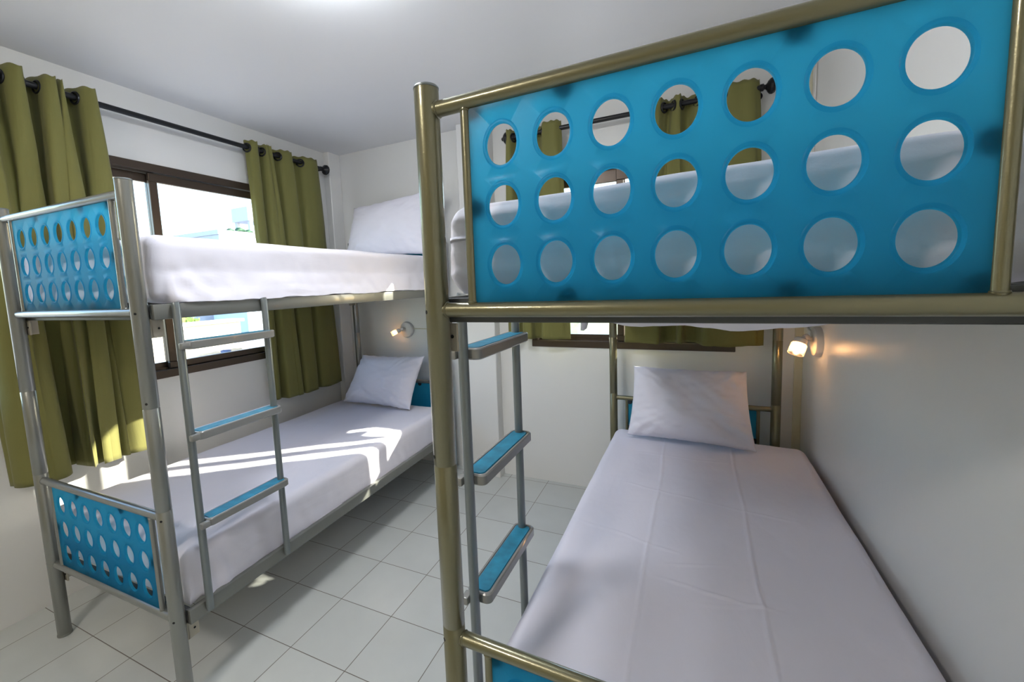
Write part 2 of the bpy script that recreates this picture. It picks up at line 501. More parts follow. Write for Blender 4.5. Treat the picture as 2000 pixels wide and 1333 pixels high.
def bunk(m, loc, rz, label, M_end, M_rail, lad, end_labels=None):
    """m=-1: ladder side is +x.  lad = (y of first stile, y of second)"""
    root = thing('bunk_bed', label, 'bunk bed', loc, rz)
    P = lambda s, y, z: (m * s, y, z)
    pr_ = 0.0245
    for s, y in ((0, 0), (BW, 0), (0, BL), (BW, BL)):
        b = MB()
        prof = [(0.0, pr_ * 0.9), (0.004, pr_)]
        for zj in (Z_J2, Z_J1):
            prof += [(zj - 0.0025, pr_), (zj - 0.001, pr_ * 0.955), (zj + 0.001, pr_ * 0.955), (zj + 0.0025, pr_ * 1.0)]
        prof += [(Z_TOP - 0.006, pr_), (Z_TOP - 0.006, pr_ * 0.9)]
        b.lathe(prof, P(s, y, 0), n=36)
        po = b.build('post', M_end, root, angle=50)
        b = MB()
        b.lathe([(Z_TOP - 0.0055, pr_ * 1.02), (Z_TOP - 0.003, pr_ * 1.03), (Z_TOP, pr_ * 0.93), (Z_TOP + 0.0005, pr_ * 0.4)], P(s, y, 0), n=36)
        b.build('post_cap', LADDER, po)
        b = MB()
        b.lathe([(0, pr_ * 1.08), (0.006, pr_ * 1.08), (0.010, pr_ * 1.0)], P(s, y, 0), n=30)
        b.build('post_foot', M_end, po)
        # screw holes, on the outward and end faces
        fy = -1 if y == 0 else 1
        for z in (1.462, 1.155, 0.735, 0.352):
            ang = (-0.62 if s == 0 else 0.62)
            d = Vector((m * math.sin(ang) * 1.0, fy * math.cos(ang), 0)).normalized()
            b = MB()
            c = Vector(P(s, y, z)) + d * (pr_ - 0.0008)
            b.lathe([(0, 0.0042), (0.0012, 0.0042), (0.0013, 0.003)], c, d, n=14)
            b.build('bolt_hole', HOLE, po)
    for y, tagname in ((0, 'foot'), (BL, 'head')):
        for (zt, zb) in (RAILS_UP, RAILS_LO):
            for z in (zt, zb):
                b = MB()
                b.tube([P(0.015, y, z), P(BW - 0.015, y, z)], 0.0150, 24)
                # weld beads
                for s in (0.0255, BW - 0.0255):
                    b.torus(P(s, y, z), (1, 0, 0), 0.0150, 0.002, 20, 6)
                b.build('end_rail', M_end, root)
            for s in (0.0844, BW - 0.0844):
                b = MB()
                b.tube([P(s, y, zb + 0.008), P(s, y, zt - 0.008)], 0.0095, 18)
                b.torus(P(s, y, zb + 0.0155), (0, 0, 1), 0.0095, 0.0018, 18, 6)
                b.torus(P(s, y, zt - 0.0155), (0, 0, 1), 0.0095, 0.0018, 18, 6)
                b.build('end_upright', M_end, root)
            dz = zt - RAILS_UP[0]
            pn = (punched_panel if y == 0 else plain_panel)(m, y, dz, 'end_panel', root)
            for (cs, cz) in ((0.275, 1.838), (0.60, 1.838), (0.275, 1.486), (0.60, 1.486), (0.100, 1.66), (0.796, 1.66), (0.102, 1.836), (0.794, 1.488)):
                b = MB()
                yy = y + (0.0037 if y == 0 else -0.0037)
                b.lathe([(0, 0.017), (0.003, 0.017), (0.004, 0.014)], P(cs, yy, cz + dz), (0, 1 if y == 0 else -1, 0), n=20)
                b.build('panel_clip', CLIP, pn)
    # side rails, end cross bars, brackets
    for (z0, z1) in ((0.310, 0.364), (1.437, 1.490)):
        for (s0, s1) in ((-0.030, -0.006), (BW + 0.006, BW + 0.030)):
            b = MB()
            b.box(m * s0, m * s1, 0.027, BL - 0.027, z0, z1, 0.003, 2)
            b.build('side_rail', M_rail, root)
        for y in (0.036, BL - 0.036):
            b = MB()
            b.box(m * -0.005, m * (BW + 0.005), y - 0.010, y + 0.010, z0, z1 - 0.002, 0.002, 1)
            b.build('cross_bar', DARKR, root)
        b = MB()
        for k in range(9):
            y = 0.42 + k * 0.19
            b.box(m * 0.06, m * (BW + 0.005), y - 0.02, y + 0.02, z1 - 0.022, z1 - 0.001, 0.002, 1)
        b.build('slat_base', BASE, root)
        for (s, y) in ((0, 0), (BW, 0), (0, BL), (BW, BL)):
            ss = -1 if s == 0 else 1
            dy = 1 if y == 0 else -1
            b = MB()
            x0, x1 = m * (s + ss * 0.004), m * (s + ss * 0.010)
            ya, yb = sorted((y + dy * 0.022, y + dy * 0.064))
            b.box(x0, x1, ya, yb, z0 - 0.062, z0 + 0.004, 0.001, 1)
            ya, yb = sorted((y + dy * 0.024, y + dy * 0.030))
            b.box(m * (s + ss * 0.010), m * (s - ss * 0.030), ya, yb, z0 - 0.062, z0 - 0.002, 0.001, 1)
            br = b.build('bracket', BRACK, root, smooth=False)
            b = MB()
            b.lathe([(0, 0.004), (0.001, 0.004)], (m * (s + ss * 0.010), y + dy * 0.048, z0 - 0.030), (m * ss, 0, 0), n=12)
            b.build('bracket_hole', HOLE, br)
            b = MB()
            b.lathe([(0, 0.004), (0.001, 0.004)], (m * (s - ss * 0.018), y + dy * 0.024, z0 - 0.030), (0, -dy, 0), n=12)
            b.build('bracket_hole', HOLE, br)
    # ladder
    ls = -0.0455
    for y in lad:
        b = MB()
        b.tube([P(ls + 0.004, y, 1.492), P(ls, y, 1.480), P(ls, y, 0.345), P(ls, y, 0.333)], [0.0125, 0.0132, 0.0132, 0.0122], 20)
        st = b.build('ladder_stile', LADDER, root)
    y0, y1 = lad
    for k, z in enumerate((1.342, 1.008, 0.675)):
        b = MB()
        ya, yb = y0 + 0.012, y1 + 0.020
        # rounded bar outline
        out = []
        hw, r = 0.036, 0.016
        for (cx, cy, a0) in ((hw - r, yb - r, 0), (-hw + r, yb - r, 90), (-hw + r, ya + r, 180), (hw - r, ya + r, 270)):
            for q in range(7):
                a = math.radians(a0 + q * 15)
                out.append((cx + r * math.cos(a), cy + r * math.sin(a)))
        def ring(f, zz):
            cy_ = (ya + yb) / 2
            return [b.bm.verts.new((m * (ls + 0.004) + p[0] - math.copysign(f, p[0]), p[1] - math.copysign(f, p[1] - cy_), zz)) for p in out]
        R_ = [ring(0.004, z - 0.018), ring(0.0, z - 0.014), ring(0.0, z + 0.009), ring(0.003, z + 0.0125), ring(0.0075, z + 0.0125), ring(0.009, z + 0.0095)]
        n = len(out)
        for a_, b_ in zip(R_, R_[1:]):
            for q in range(n):
                b.bm.faces.new((a_[q], a_[(q + 1) % n], b_[(q + 1) % n], b_[q]))
        b.bm.faces.new(R_[0][::-1]); b.bm.faces.new(R_[-1])
        # end lug beside the first stile
        xx = m * (ls - 0.024)
        b.box(xx - 0.010, xx + 0.010, y0 - 0.016, y0 + 0.016, z - 0.014, z + 0.009, 0.004, 2)
        rg = b.build('ladder_rung', TREAD, root)
        b = MB()
        cy_ = (ya + yb) / 2
        V0 = [b.bm.verts.new((m * (ls + 0.004) + (p[0]) * 0.70, cy_ + (p[1] - cy_) * 0.93, z + 0.0098)) for p in out]
        V1 = [b.bm.verts.new((m * (ls + 0.004) + (p[0]) * 0.66, cy_ + (p[1] - cy_) * 0.925, z + 0.0128)) for p in out]
        for q in range(n):
            b.bm.faces.new((V0[q], V0[(q + 1) % n], V1[(q + 1) % n], V1[q]))
        b.bm.faces.new(V1); b.bm.faces.new(V0[::-1])
        b.build('tread_insert', INSERT, rg)
    return root

A_LOC, A_RZ = (-1.5923, 0.8238, 0), math.radians(1.6186)
B_LOC, B_RZ = (-0.3899, 0.7875, 0), math.radians(-0.585)
bunk(-1, A_LOC, A_RZ, 'silver grey metal bunk bed with blue end panels beside the window wall', SILVER, RAILM, (0.090, 0.440))
bunk(1, B_LOC, B_RZ, 'metal bunk bed tinted olive for a painted warm reflection, with a large blue end panel close to the camera', SILVER_WARM, RAILM, (0.178, 0.525))

# ------------------------------------------------------------------ mattresses in fitted sheets
def mattress(name, label, m, loc, rz, s0, s1, y0, y1, z0, z1, res, fn, r=0.045, rz_v=0.05, rail_top=None):
    """rounded slab; fn(s, y, z, normal) -> displacement vector in (s,y,z)"""
    bm = bmesh.new()
    L = [(s0, s1), (y0, y1), (z0, z1)]
    cnt = [max(4, int(round((b_ - a_) / res))) for a_, b_ in L]
    verts = {}
    def gv(i, j, k):
        key = (i, j, k)
        if key not in verts:
            p = [L[q][0] + (L[q][1] - L[q][0]) * (i, j, k)[q] / cnt[q] for q in range(3)]
            # pull samples towards the edges a little so the rounding is well resolved
            c = [max(L[q][0] + r, min(L[q][1] - r, p[q])) for q in range(3)]
            d = Vector([p[q] - c[q] for q in range(3)])
            nrm = d.normalized() if d.length > 1e-9 else Vector((0, 0, 1))
            P = Vector(c) + nrm * r if d.length > 1e-9 else Vector(p)
            D = fn(P.x, P.y, P.z, nrm)
            if P.x < s0 + 0.06 and nrm.z < -0.05 and nrm.x < -0.01 and y0 + 0.03 < P.y < y1 - 0.05:   # sheet tucked square onto the rail
                f = min(1.0, (P.y - y0 - 0.03) / 0.05)
                D.x -= (P.x - (s0 - 0.003)) * f
                if z0 < 1.0:
                    D.z = D.z * (1 - f) + (z0 - 0.006 - P.z) * f * min(1.0, -nrm.z * 2)
            if z0 < 1.0 and nrm.z < -0.05 and nrm.y < -0.01 and P.y < y0 + 0.06:
                D.y -= (P.y - y0) * 0.9
                D.z += (z0 - P.z) * min(1.0, -nrm.z * 2)
            P = P + D
            verts[key] = bm.verts.new((m * P.x, P.y, P.z))
        return verts[key]
    nx, ny, nz = cnt
    for i in range(nx):
        for j in range(ny):
            for k in (0, nz):
                bm.faces.new((gv(i, j, k), gv(i + 1, j, k), gv(i + 1, j + 1, k), gv(i, j + 1, k)))
    for i in range(nx):
        for k in range(nz):
            for j in (0, ny):
                bm.faces.new((gv(i, j, k), gv(i + 1, j, k), gv(i + 1, j, k + 1), gv(i, j, k + 1)))
    for j in range(ny):
        for k in range(nz):
            for i in (0, nx):
                bm.faces.new((gv(i, j, k), gv(i, j + 1, k), gv(i, j + 1, k + 1), gv(i, j, k + 1)))
    b = MB(); b.bm.free(); b.bm = bm
    o = b.build(name, SHEET, None, angle=180)
    o.location = loc; o.rotation_euler = (0, 0, rz)
    return tag(o, label, 'mattress')

def fb(x, y, z, o=4):
    return noise.fractal(Vector((x, y, z)), 1.0, 2.0, o)

def side_wrinkle(s, y, z, nrm, s0, s1, y0, y1, z0, z1, seed, amp=1.0):
    """gathers on the sides, stronger low down and near the corners"""
    side = 1 - abs(nrm.z)
    if side < 0.02:
        return 0.0
    per = y if abs(nrm.x) > abs(nrm.y) else s
    low = max(0.0, 1 - (z - z0) / (z1 - z0))
    cor = math.exp(-(min(abs(y - y0), abs(y - y1)) / 0.22)) if abs(nrm.x) > abs(nrm.y) else 0.6
    warp = 0.05 * fb(per * 3, z * 4, seed)
    ph = (per + 0.25 * (z - z0) + warp) * 42
    a = 0.0035 * (math.sin(ph) + 0.6 * math.sin(ph * 1.73 + 1)) * (low ** 1.4) * (0.35 + 1.6 * cor)
    a += 0.006 * fb(per * 5, z * 5, seed + 3) * (0.4 + low)
    return a * side * amp

def crease(x, x0, wdt, h):
    d = (x - x0) / wdt
    return h * math.exp(-d * d)

def fn_upA(s, y, z, n):
    B_ = (0.0, 1.02, 0.055, 2.00, 1.492, 1.715)
    a = side_wrinkle(s, y, z, n, *B_, 1.3, 1.5)
    D = n * a
    if n.z < 0.5 and s < 0.10:
        low = max(0.0, 1 - (z - 1.492) / 0.12)
        dr = 0.002 + 0.012 * fb(y * 4, 2.2, 0)
        if y > 0.10 and y < 1.95:
            D += Vector((-0.034 * low, 0, -max(0.0, dr) * low ** 2))
    if n.z < -0.5 and s > 0.1:
        D += Vector((0, 0, 0.004))
    D.z += 0.006 * fb(s * 2, y * 2, 4) if n.z > 0.5 else 0
    if n.z > -0.2 and z > 1.6:
        D.z += -0.004
    return D

def fn_loA(s, y, z, n):
    B_ = (0.0, 1.02, 0.055, 2.00, 0.368, 0.560)
    D = n * side_wrinkle(s, y, z, n, *B_, 5.3, 0.8)
    if n.z > 0.5:
        D.z += 0.005 * fb(s * 2.2, y * 1.6, 4) + 0.0025 * fb(s * 7, y * 3, 9)
    if s < 0.12 and n.z < 0.6 and y < 0.30:      # bunched corner of the sheet
        k = max(0, 1 - (z - 0.366) / 0.17) * max(0, 1 - y / 0.30)
        D += Vector((-0.022, 0, 0)) * k * (1 + 0.5 * math.sin(y * 90 + z * 25))
    return D

def fn_upB(s, y, z, n):
    B_ = (0.0, 1.02, 0.062, 2.00, 1.492, 1.708)
    D = n * side_wrinkle(s, y, z, n, *B_, 8.1, 1.0)
    if abs(n.y) > 0.5 and y < 0.2:         # creases across the end
        D.y += 0.0022 * math.sin(z * 150 + 2.5 * fb(s * 4, z * 5, 2)) + 0.004 * fb(s * 6, z * 14, 3)
    if n.z < -0.3:                           # sheet sagging below the end bar
        sag = 0.080 * math.exp(-((s - 0.50) / 0.30) ** 4) * math.exp(-((y - 0.20) / 0.14) ** 4)
        D.z -= sag * (1.0 + 0.10 * fb(s * 6, y * 4, 1))
    if n.z > -0.2 and z > 1.62:
        D.z += 0.006 * fb(s * 2, y * 2, 7) - 0.021 + 0.019 * min(1.0, max(0.0, s))
    if s < 0.12 and y < 0.2:
        D += Vector((-0.014, 0.0, 0))
    return D

def fn_loB(s, y, z, n):
    B_ = (0.02, 1.025, 0.055, 2.00, 0.368, 0.560)
    D = n * side_wrinkle(s, y, z, n, *B_, 3.7, 0.6)
    if n.z > 0.4:
        h = 0.007 * fb(s * 1.8, y * 1.2, 2) + 0.0022 * fb(s * 6, y * 4, 8)
        h += crease(s + 0.012 * fb(y * 2, 1, 1), 0.335, 0.0048, 0.0026)
        h += crease(s + 0.01 * fb(y * 2, 5, 1), 0.66, 0.0048, 0.0034)
        for (yc, sl, a0, a1, hh) in ((1.20, -0.16, 0.22, 0.80, 0.0026), (0.78, -0.22, 0.10, 0.42, 0.0024), (0.62, -0.10, 0.40, 0.68, 0.0030),
                                     (1.62, 0.03, 0.2, 0.62, 0.0014), (0.70, 0.35, 0.42, 0.56, 0.0022), (0.52, 0.3, 0.52, 0.66, 0.0022)):
            win = 1 / (1 + math.exp(-(s - a0) * 60)) / (1 + math.exp((s - a1) * 60))
            h += crease(y - sl * (s - 0.4) + 0.02 * fb(s * 4, yc, 3), yc, 0.0055, hh * 1.1) * win
        D.z += h
    return D

mattress('mattress', 'white sheeted mattress on the upper bunk of the silver grey bed', -1, A_LOC, A_RZ, 0.0, 1.02, 0.055, 2.00, 1.494, 1.738, 0.012, fn_upA, r=0.04)
mattress('mattress', 'white sheeted mattress on the lower bunk under the window with sunlit stripes', -1, A_LOC, A_RZ, 0.0, 1.02, 0.046, 2.00, 0.366, 0.560, 0.011, fn_loA, r=0.042)
mattress('mattress', 'white sheeted mattress seen through the holes of the large blue panel', 1, B_LOC, B_RZ, 0.0, 1.02, 0.062, 2.00, 1.494, 1.708, 0.011, fn_upB)
mattress('mattress', 'white sheeted mattress on the lower bunk against the plain right wall', 1, B_LOC, B_RZ, 0.02, 1.025, 0.055, 2.00, 0.368, 0.560, 0.0055, fn_loB, r=0.05)

# loose sheet corner hanging below the right bunk's upper bed
b = MB()
P = []
for i in range(25):
    row = []
    t = i / 24
    dep = 0.20 * (0.35 + 0.65 * abs(math.sin(t * 7.5))) * (1 - 0.55 * t)
    for j in range(8):
        u = j / 7
        row.append((0.055 + 0.105 * t + 0.008 * math.sin(t * 30) * u, 0.95 + 0.03 * t + 0.012 * math.sin(t * 22) * u, 1.488 - dep * u))
    P.append(row)
b.grid(P)
o = b.build('loose_sheet', SHEET, None, angle=180)
o.location = B_LOC; o.rotation_euler = (0, 0, B_RZ)
sm = o.modifiers.new('thick', 'SOLIDIFY'); sm.thickness = 0.0015
tag(o, 'loose white sheet end hanging below the champagne bed\'s upper mattress', 'sheet')

# ------------------------------------------------------------------ pillows
def pillow(label, bl, br, tl, tr, front, back, seed, pin=0.075, crk=1.5):
    bl, br, tl, tr = (Vector(v) for v in (bl, br, tl, tr))
    nrm = ((br - bl).cross(tl - bl)).normalized()
    if nrm.y > 0:
        nrm = -nrm
    N = 56
    bm = bmesh.new()
    lay = []
    ctr = (bl + br + tl + tr) / 4
    for sgn, th in ((1, front), (-1, back)):
        V = []
        for i in range(N + 1):
            row = []
            for j in range(N + 1):
                u, v_ = -1 + 2 * i / N, -1 + 2 * j / N
                # denser towards the edges
                u = math.sin(u * PI / 2) * 0.55 + u * 0.45; v_ = math.sin(v_ * PI / 2) * 0.55 + v_ * 0.45
                uu = u * (1 - pin * (1 - v_ * v_) * abs(u) ** 3)
                vv = v_ * (1 - pin * 1.1 * (1 - u * u) * abs(v_) ** 3)
                a, c = (uu + 1) / 2, (vv + 1) / 2
                p = bl * (1 - a) * (1 - c) + br * a * (1 - c) + tl * (1 - a) * c + tr * a * c
                e = (1 - abs(u) ** 2.6) * (1 - abs(v_) ** 2.6)
                h = th * max(0, e) ** 0.55
                # wrinkles running in from the corners and edges
                r_ = math.hypot(u, v_)
                ang = math.atan2(v_, u)
                wr = 0.0
                if max(abs(u), abs(v_)) > 0.3:
                    wr = 0.006 * crk * math.sin(ang * 26 + 3 * fb(u * 2, v_ * 2, seed)) * max(0, abs(u * v_)) * max(0, e) ** 0.25
                wr += 0.011 * crk * fb(u * 1.7 + v_ * 1.3, v_ * 1.2 - u * .9, seed + 5, 3) * max(0, e) ** 0.5
                lin = u * 0.8 + v_
                wr += 0.0035 * crk * math.sin(lin * 11 + 4 * fb(u * 1.5, v_ * 1.5, seed + 9)) * max(0, e) ** 0.5 * (0.3 + 0.7 * max(0, -v_))
                ej = 0.006 * fb(u * 6, v_ * 6, seed + 11)
                row.append(bm.verts.new(p + nrm * (sgn * h + (wr if sgn > 0 else 0.3 * wr)) + Vector((0, 0, ej * (1 - max(0, e))))))
            V.append(row)
        for i in range(N):
            for j in range(N):
                f = (V[i][j], V[i + 1][j], V[i + 1][j + 1], V[i][j + 1])
                bm.faces.new(f if sgn > 0 else f[::-1])
    bmesh.ops.remove_doubles(bm, verts=bm.verts, dist=0.0004)
    b = MB(); b.bm.free(); b.bm = bm
    o = b.build('pillow', PILLOW, None, angle=180)
    return tag(o, label, 'pillow')

pillow('white pillow on the lower bunk beside the right wall, propped on the headboard', (-0.250, 2.600, 0.585), (0.405, 2.575, 0.575), (-0.230, 2.775, 0.968), (0.372, 2.765, 0.965), 0.115, 0.035, 3, 0.04, 2.0)
pillow('white pillow on the lower bunk below the wall lamp, propped in the window corner', (-2.535, 2.635, 0.580), (-1.850, 2.625, 0.575), (-2.425, 2.79, 0.955), (-1.800, 2.79, 0.965), 0.095, 0.035, 17, 0.05, 1.9)
pillow('white pillow standing tilted on the silver grey bed\'s upper mattress', (-2.44, 2.66, 1.745), (-1.62, 2.66, 1.745), (-2.42, 2.80, 2.175), (-1.56, 2.80, 2.245), 0.080, 0.04, 29)

# ------------------------------------------------------------------ curtains and rods
def catmull(pts, n):
    out = []
    for i in range(len(pts) - 1):
        p0 = pts[max(i - 1, 0)]; p1 = pts[i]; p2 = pts[i + 1]; p3 = pts[min(i + 2, len(pts) - 1)]
        for k in range(n):
            t = k / n
            out.append(tuple(0.5 * ((2 * p1[q]) + (-p0[q] + p2[q]) * t + (2 * p0[q] - 5 * p1[q] + 4 * p2[q] - p3[q]) * t * t + (-p0[q] + 3 * p1[q] - 3 * p2[q] + p3[q]) * t ** 3) for q in (0, 1)))
    out.append(pts[-1])
    return out

def curtain(label, axis, top, bot, zt, zb, seed, sc=1.3, dmax=0.2, omg=0.3, group=None, max_ring=8):
    """top/bot: lists of (position along the wall, distance from the wall)"""
    def W(a, d, z):
        return (XW + d, a, z) if axis == 'x' else (a, YW - d, z)
    root = thing('curtain', label, 'curtain', W(sum(p[0] for p in top) / len(top), 0.09, zb), 0, group)
    off = Vector(root.location)
    deep = lambda L_: [(p[0], min(dmax, 0.095 + (p[1] - 0.095) * sc)) for p in L_]
    top, bot = deep(top), deep(bot)
    tt, bb = catmull(top, 7), catmull(bot, 7)
    n = len(tt); NZ = 70
    om = []                      # folds bulge over the recesses between them
    for i in range(n):
        p, q = tt[max(i - 1, 0)], tt[min(i + 1, n - 1)]
        L_ = math.hypot(q[0] - p[0], q[1] - p[1]) + 1e-6
        k_ = (q[1] - p[1]) / L_
        om.append(-omg * k_ * max(0.0, tt[i][1] - 0.05) if 4 < i < n - 5 else 0.0)
    b = MB(); P = []
    for j in range(NZ + 1):
        v = j / NZ
        e = v ** 0.8
        row = []
        for i in range(n):
            a = tt[i][0] * (1 - e) + bb[i][0] * e
            d = tt[i][1] * (1 - e) + bb[i][1] * e
            d += 0.006 * fb(a * 6, v * 3, seed) * min(1, v * 5)
            a += 0.006 * fb(a * 5, v * 2.5, seed + 4) * min(1, v * 5)
            z = zt + (zb - zt) * v
            if j == 0:
                z += 0.004 * math.sin(i * 0.9)
            z += 0.012 * fb(a * 4, seed, 0) * v ** 6
            row.append(Vector(W(a + om[i] * min(1.0, v * 3.0), min(dmax + 0.003, max(d, 0.010)), z)) - off)
        P.append(row)
    b.grid(P)
    dr = b.build('drape', CURT, root, angle=180)
    md = dr.modifiers.new('thick', 'SOLIDIFY'); md.thickness = 0.0018
    # hem stitching line near the bottom
    # grommets where the fabric crosses the rod
    cnt = 0
    for i in range(2, n - 2):
        d0, d1 = tt[i][1] - 0.09, tt[i + 1][1] - 0.09
        if d0 * d1 < 0 and cnt < max_ring:
            f = d0 / (d0 - d1)
            a = tt[i][0] + (tt[i + 1][0] - tt[i][0]) * f
            ta = Vector((tt[i + 1][0] - tt[i][0], tt[i + 1][1] - tt[i][1])).normalized()
            nr = (ta.y, -ta.x)
            ax = (-nr[1], nr[0], 0) if False else None
            # normal of the fabric in plan -> world
            wn = Vector(W(nr[0], nr[1], 0)) - Vector(W(0, 0, 0))
            b = MB()
            b.torus(Vector(W(a, 0.09, 2.525)) - off, wn, 0.027, 0.0062, 28, 8)
            b.build('grommet', BLACK, root)
            cnt += 1
    return root

def rod(label, axis, a0, a1, z, fin0=True, fin1=True, d=0.09, brk=()):
    def W(a, dd, zz):
        return Vector((XW + dd, a, zz)) if axis == 'x' else Vector((a, YW - dd, zz))
    root = thing('curtain_rod', label, 'curtain rod', W((a0 + a1) / 2, d, z))
    off = Vector(root.location)
    b = MB(); b.tube([W(a0, d, z) - off, W(a1, d, z) - off], 0.0150, 20)
    b.build('rod', BLACK, root)
    dirv = W(1, d, z) - W(0, d, z)
    for a, s_, on in ((a0, -1, fin0), (a1, 1, fin1)):
        if not on: continue
        b = MB()
        prof = [(-0.004, 0.0185), (0.008, 0.0195), (0.012, 0.013), (0.018, 0.012), (0.024, 0.018), (0.030, 0.030), (0.040, 0.040), (0.050, 0.042), (0.060, 0.037), (0.070, 0.024), (0.075, 0.012), (0.081, 0.013), (0.087, 0.007)]
        b.lathe(prof, W(a, d, z) - off, dirv * s_, n=12)
        b.build('finial', BLACK, root, angle=25)
    for a in brk:
        b = MB()
        b.tube([W(a, 0.001, z - 0.014) - off, W(a, d, z - 0.014) - off], 0.006, 12)
        b.lathe([(0, 0.022), (0.004, 0.022), (0.006, 0.016)], W(a, 0.0, z - 0.014) - off, W(0, 1, 0) - W(0, 0, 0), n=20)
        b.torus(W(a, d, z) - off, dirv, 0.0145, 0.004, 18, 6)
        b.build('rod_bracket', BLACK, root)
    return root

rod('long black curtain rod with a ball finial over the wide sliding window', 'x', 0.10, 2.765, 2.528, True, True, brk=(0.16, 2.755))
rod('black curtain rod over the window behind the right bunk bed', 'y', -1.045, 0.43, 2.528, True, True, brk=(-1.04, 0.425))

LL_top = [(.75, .05), (.80, .12), (.85, .14), (.885, .07), (.91, .05), (.935, .12), (.98, .14), (1.01, .06), (1.035, .05), (1.055, .12), (1.09, .14), (1.108, .115), (1.12, .135), (1.145, .07), (1.17, .05), (1.195, .12), (1.24, .14), (1.27, .09)]
LL_bot = [(.775, .06), (.80, .10), (.84, .14), (.89, .155), (.95, .14), (.985, .07), (1.005, .03), (1.02, .05), (1.035, .12), (1.06, .15), (1.085, .115), (1.10, .14), (1.13, .135), (1.16, .10), (1.20, .12), (1.235, .10), (1.27, .12), (1.31, .10)]
curtain('olive curtain gathered in deep folds behind the foot of the silver bunk, partly sunlit', 'x', LL_top, LL_bot, 2.575, 0.668, 1.5, 1.45, 0.2, 0.32)
LR_top = [(2.095, .07), (2.115, .115), (2.155, .14), (2.18, .10), (2.20, .05), (2.22, .10), (2.235, .13), (2.25, .11), (2.27, .13), (2.295, .08), (2.325, .05), (2.355, .10), (2.40, .14), (2.445, .13), (2.475, .07), (2.52, .05), (2.56, .10), (2.62, .14), (2.68, .13), (2.715, .10)]
LR_bot = [(2.165, .05), (2.18, .09), (2.20, .08), (2.215, .05), (2.23, .06), (2.25, .14), (2.29, .15), (2.33, .14), (2.36, .13), (2.385, .08), (2.40, .07), (2.42, .12), (2.47, .13), (2.52, .12), (2.545, .08), (2.57, .07), (2.60, .11), (2.66, .12), (2.73, .11), (2.80, .10)]
curtain('olive curtain at the corner end of the wide window, below the ball finial', 'x', LR_top, LR_bot, 2.575, 0.705, 7.5, 1.0, 0.126, 0.22)
BL_top = [(-1.105, .06), (-1.085, .12), (-1.06, .14), (-1.035, .08), (-1.0, .05), (-.97, .11), (-.94, .14), (-.90, .08), (-.87, .05), (-.84, .08), (-.82, .13), (-.77, .14), (-.73, .12), (-.70, .09)]
BL_bot = [(-1.135, .06), (-1.11, .11), (-1.08, .13), (-1.05, .07), (-1.02, .05), (-1.0, .11), (-.96, .13), (-.935, .08), (-.90, .05), (-.87, .06), (-.85, .12), (-.79, .13), (-.73, .11), (-.665, .09)]
curtain('short olive curtain beside the pilaster, seen left of the bright window gap', 'y', BL_top, BL_bot, 2.575, 1.10, 12.5, 1.0, 0.122, 0.2)
BR_top = [(-.125, .06), (-.11, .12), (-.085, .14), (-.06, .08), (-.035, .05), (-.01, .10), (.02, .14), (.035, .08), (.07, .04), (.12, .10), (.15, .14), (.19, .07), (.235, .05), (.27, .12), (.33, .14), (.38, .13), (.42, .09)]
BR_bot = [(-.31, .06), (-.28, .10), (-.21, .11), (-.14, .12), (-.10, .12), (-.075, .07), (-.03, .04), (0.0, .10), (.03, .13), (.05, .08), (.085, .04), (.13, .07), (.17, .12), (.25, .12), (.33, .13), (.40, .11), (.47, .09)]
curtain('short olive curtain hanging just above the pillow on the right lower bunk', 'y', BR_top, BR_bot, 2.575, 1.092, 21.5, 1.0, 0.122, 0.3)

# ------------------------------------------------------------------ lamps
# wall lamp by the right wall
lb = thing('wall_lamp', 'lit white wall lamp with a glass cup on the plain right wall', 'wall lamp', (XR, 2.66, 1.157))
b = MB(); b.lathe([(0, 0.076), (0.018, 0.076), (0.028, 0.070), (0.033, 0.050), (0.034, 0.02)], (0, 0, 0), (-1, 0, 0), n=40); b.build('lamp_base', PLASTIC, lb)
b = MB(); b.tube([(-0.030, 0, 0.012), (-0.055, -0.012, 0.022), (-0.075, -0.02, 0.026)], [0.010, 0.009, 0.009], 16)
b.ball((-0.060, -0.012, 0.024), 0.0165, 3); b.build('lamp_arm', PLASTIC, lb)
def cup(parent, c, ax, L, r0, r1, mname='lamp_head'):
    c = Vector(c); ax = Vector(ax).normalized()
    b = MB(); b.lathe([(-0.004, 0.008), (0.0, r0 * 0.8), (0.006, r0), (L * 0.35, r0 * 1.02), (L * 0.36, r0 * 0.9)], c, ax, n=28); hd = b.build('lamp_head', PLASTIC, parent)
    b = MB()
    n = 28
    b.lathe([(L * 0.34, r0), (L * 0.4, r1 * 0.97), (L, r1), (L * 1.02, r1 * 0.95), (L * 1.02, r1 * 0.88), (L * 0.96, r1 * 0.88), (L * 0.42, r1 * 0.85), (L * 0.40, 0.004)], c, ax, n=n)
    b.build('glass_cup', CUP, hd)
    b = MB(); b.ball(c + ax * L * 0.66, r1 * 0.42, 3); b.build('bulb', BULB, hd)
cup(lb, (-0.080, -0.022, 0.018), (-0.30, -0.30, -0.75), 0.085, 0.030, 0.036)
# wall lamp by the window corner
la = thing('wall_lamp', 'small lit white wall lamp above the pillow in the window corner', 'wall lamp', (-2.112, YW, 1.150))
b = MB(); b.lathe([(0, 0.068), (0.016, 0.068), (0.025, 0.063), (0.030, 0.045), (0.031, 0.02)], (0, 0, 0), (0, -1, 0), n=40); b.build('lamp_base', PLASTIC, la)
b = MB(); b.tube([(-0.005, -0.028, 0.012), (-0.015, -0.05, 0.014), (-0.03, -0.062, 0.006)], [0.009, 0.008, 0.008], 16)
b.ball((-0.018, -0.052, 0.012), 0.015, 3); b.build('lamp_arm', PLASTIC, la)
cup(la, (-0.032, -0.064, 0.002), (-0.62, -0.45, -0.32), 0.075, 0.018, 0.021)
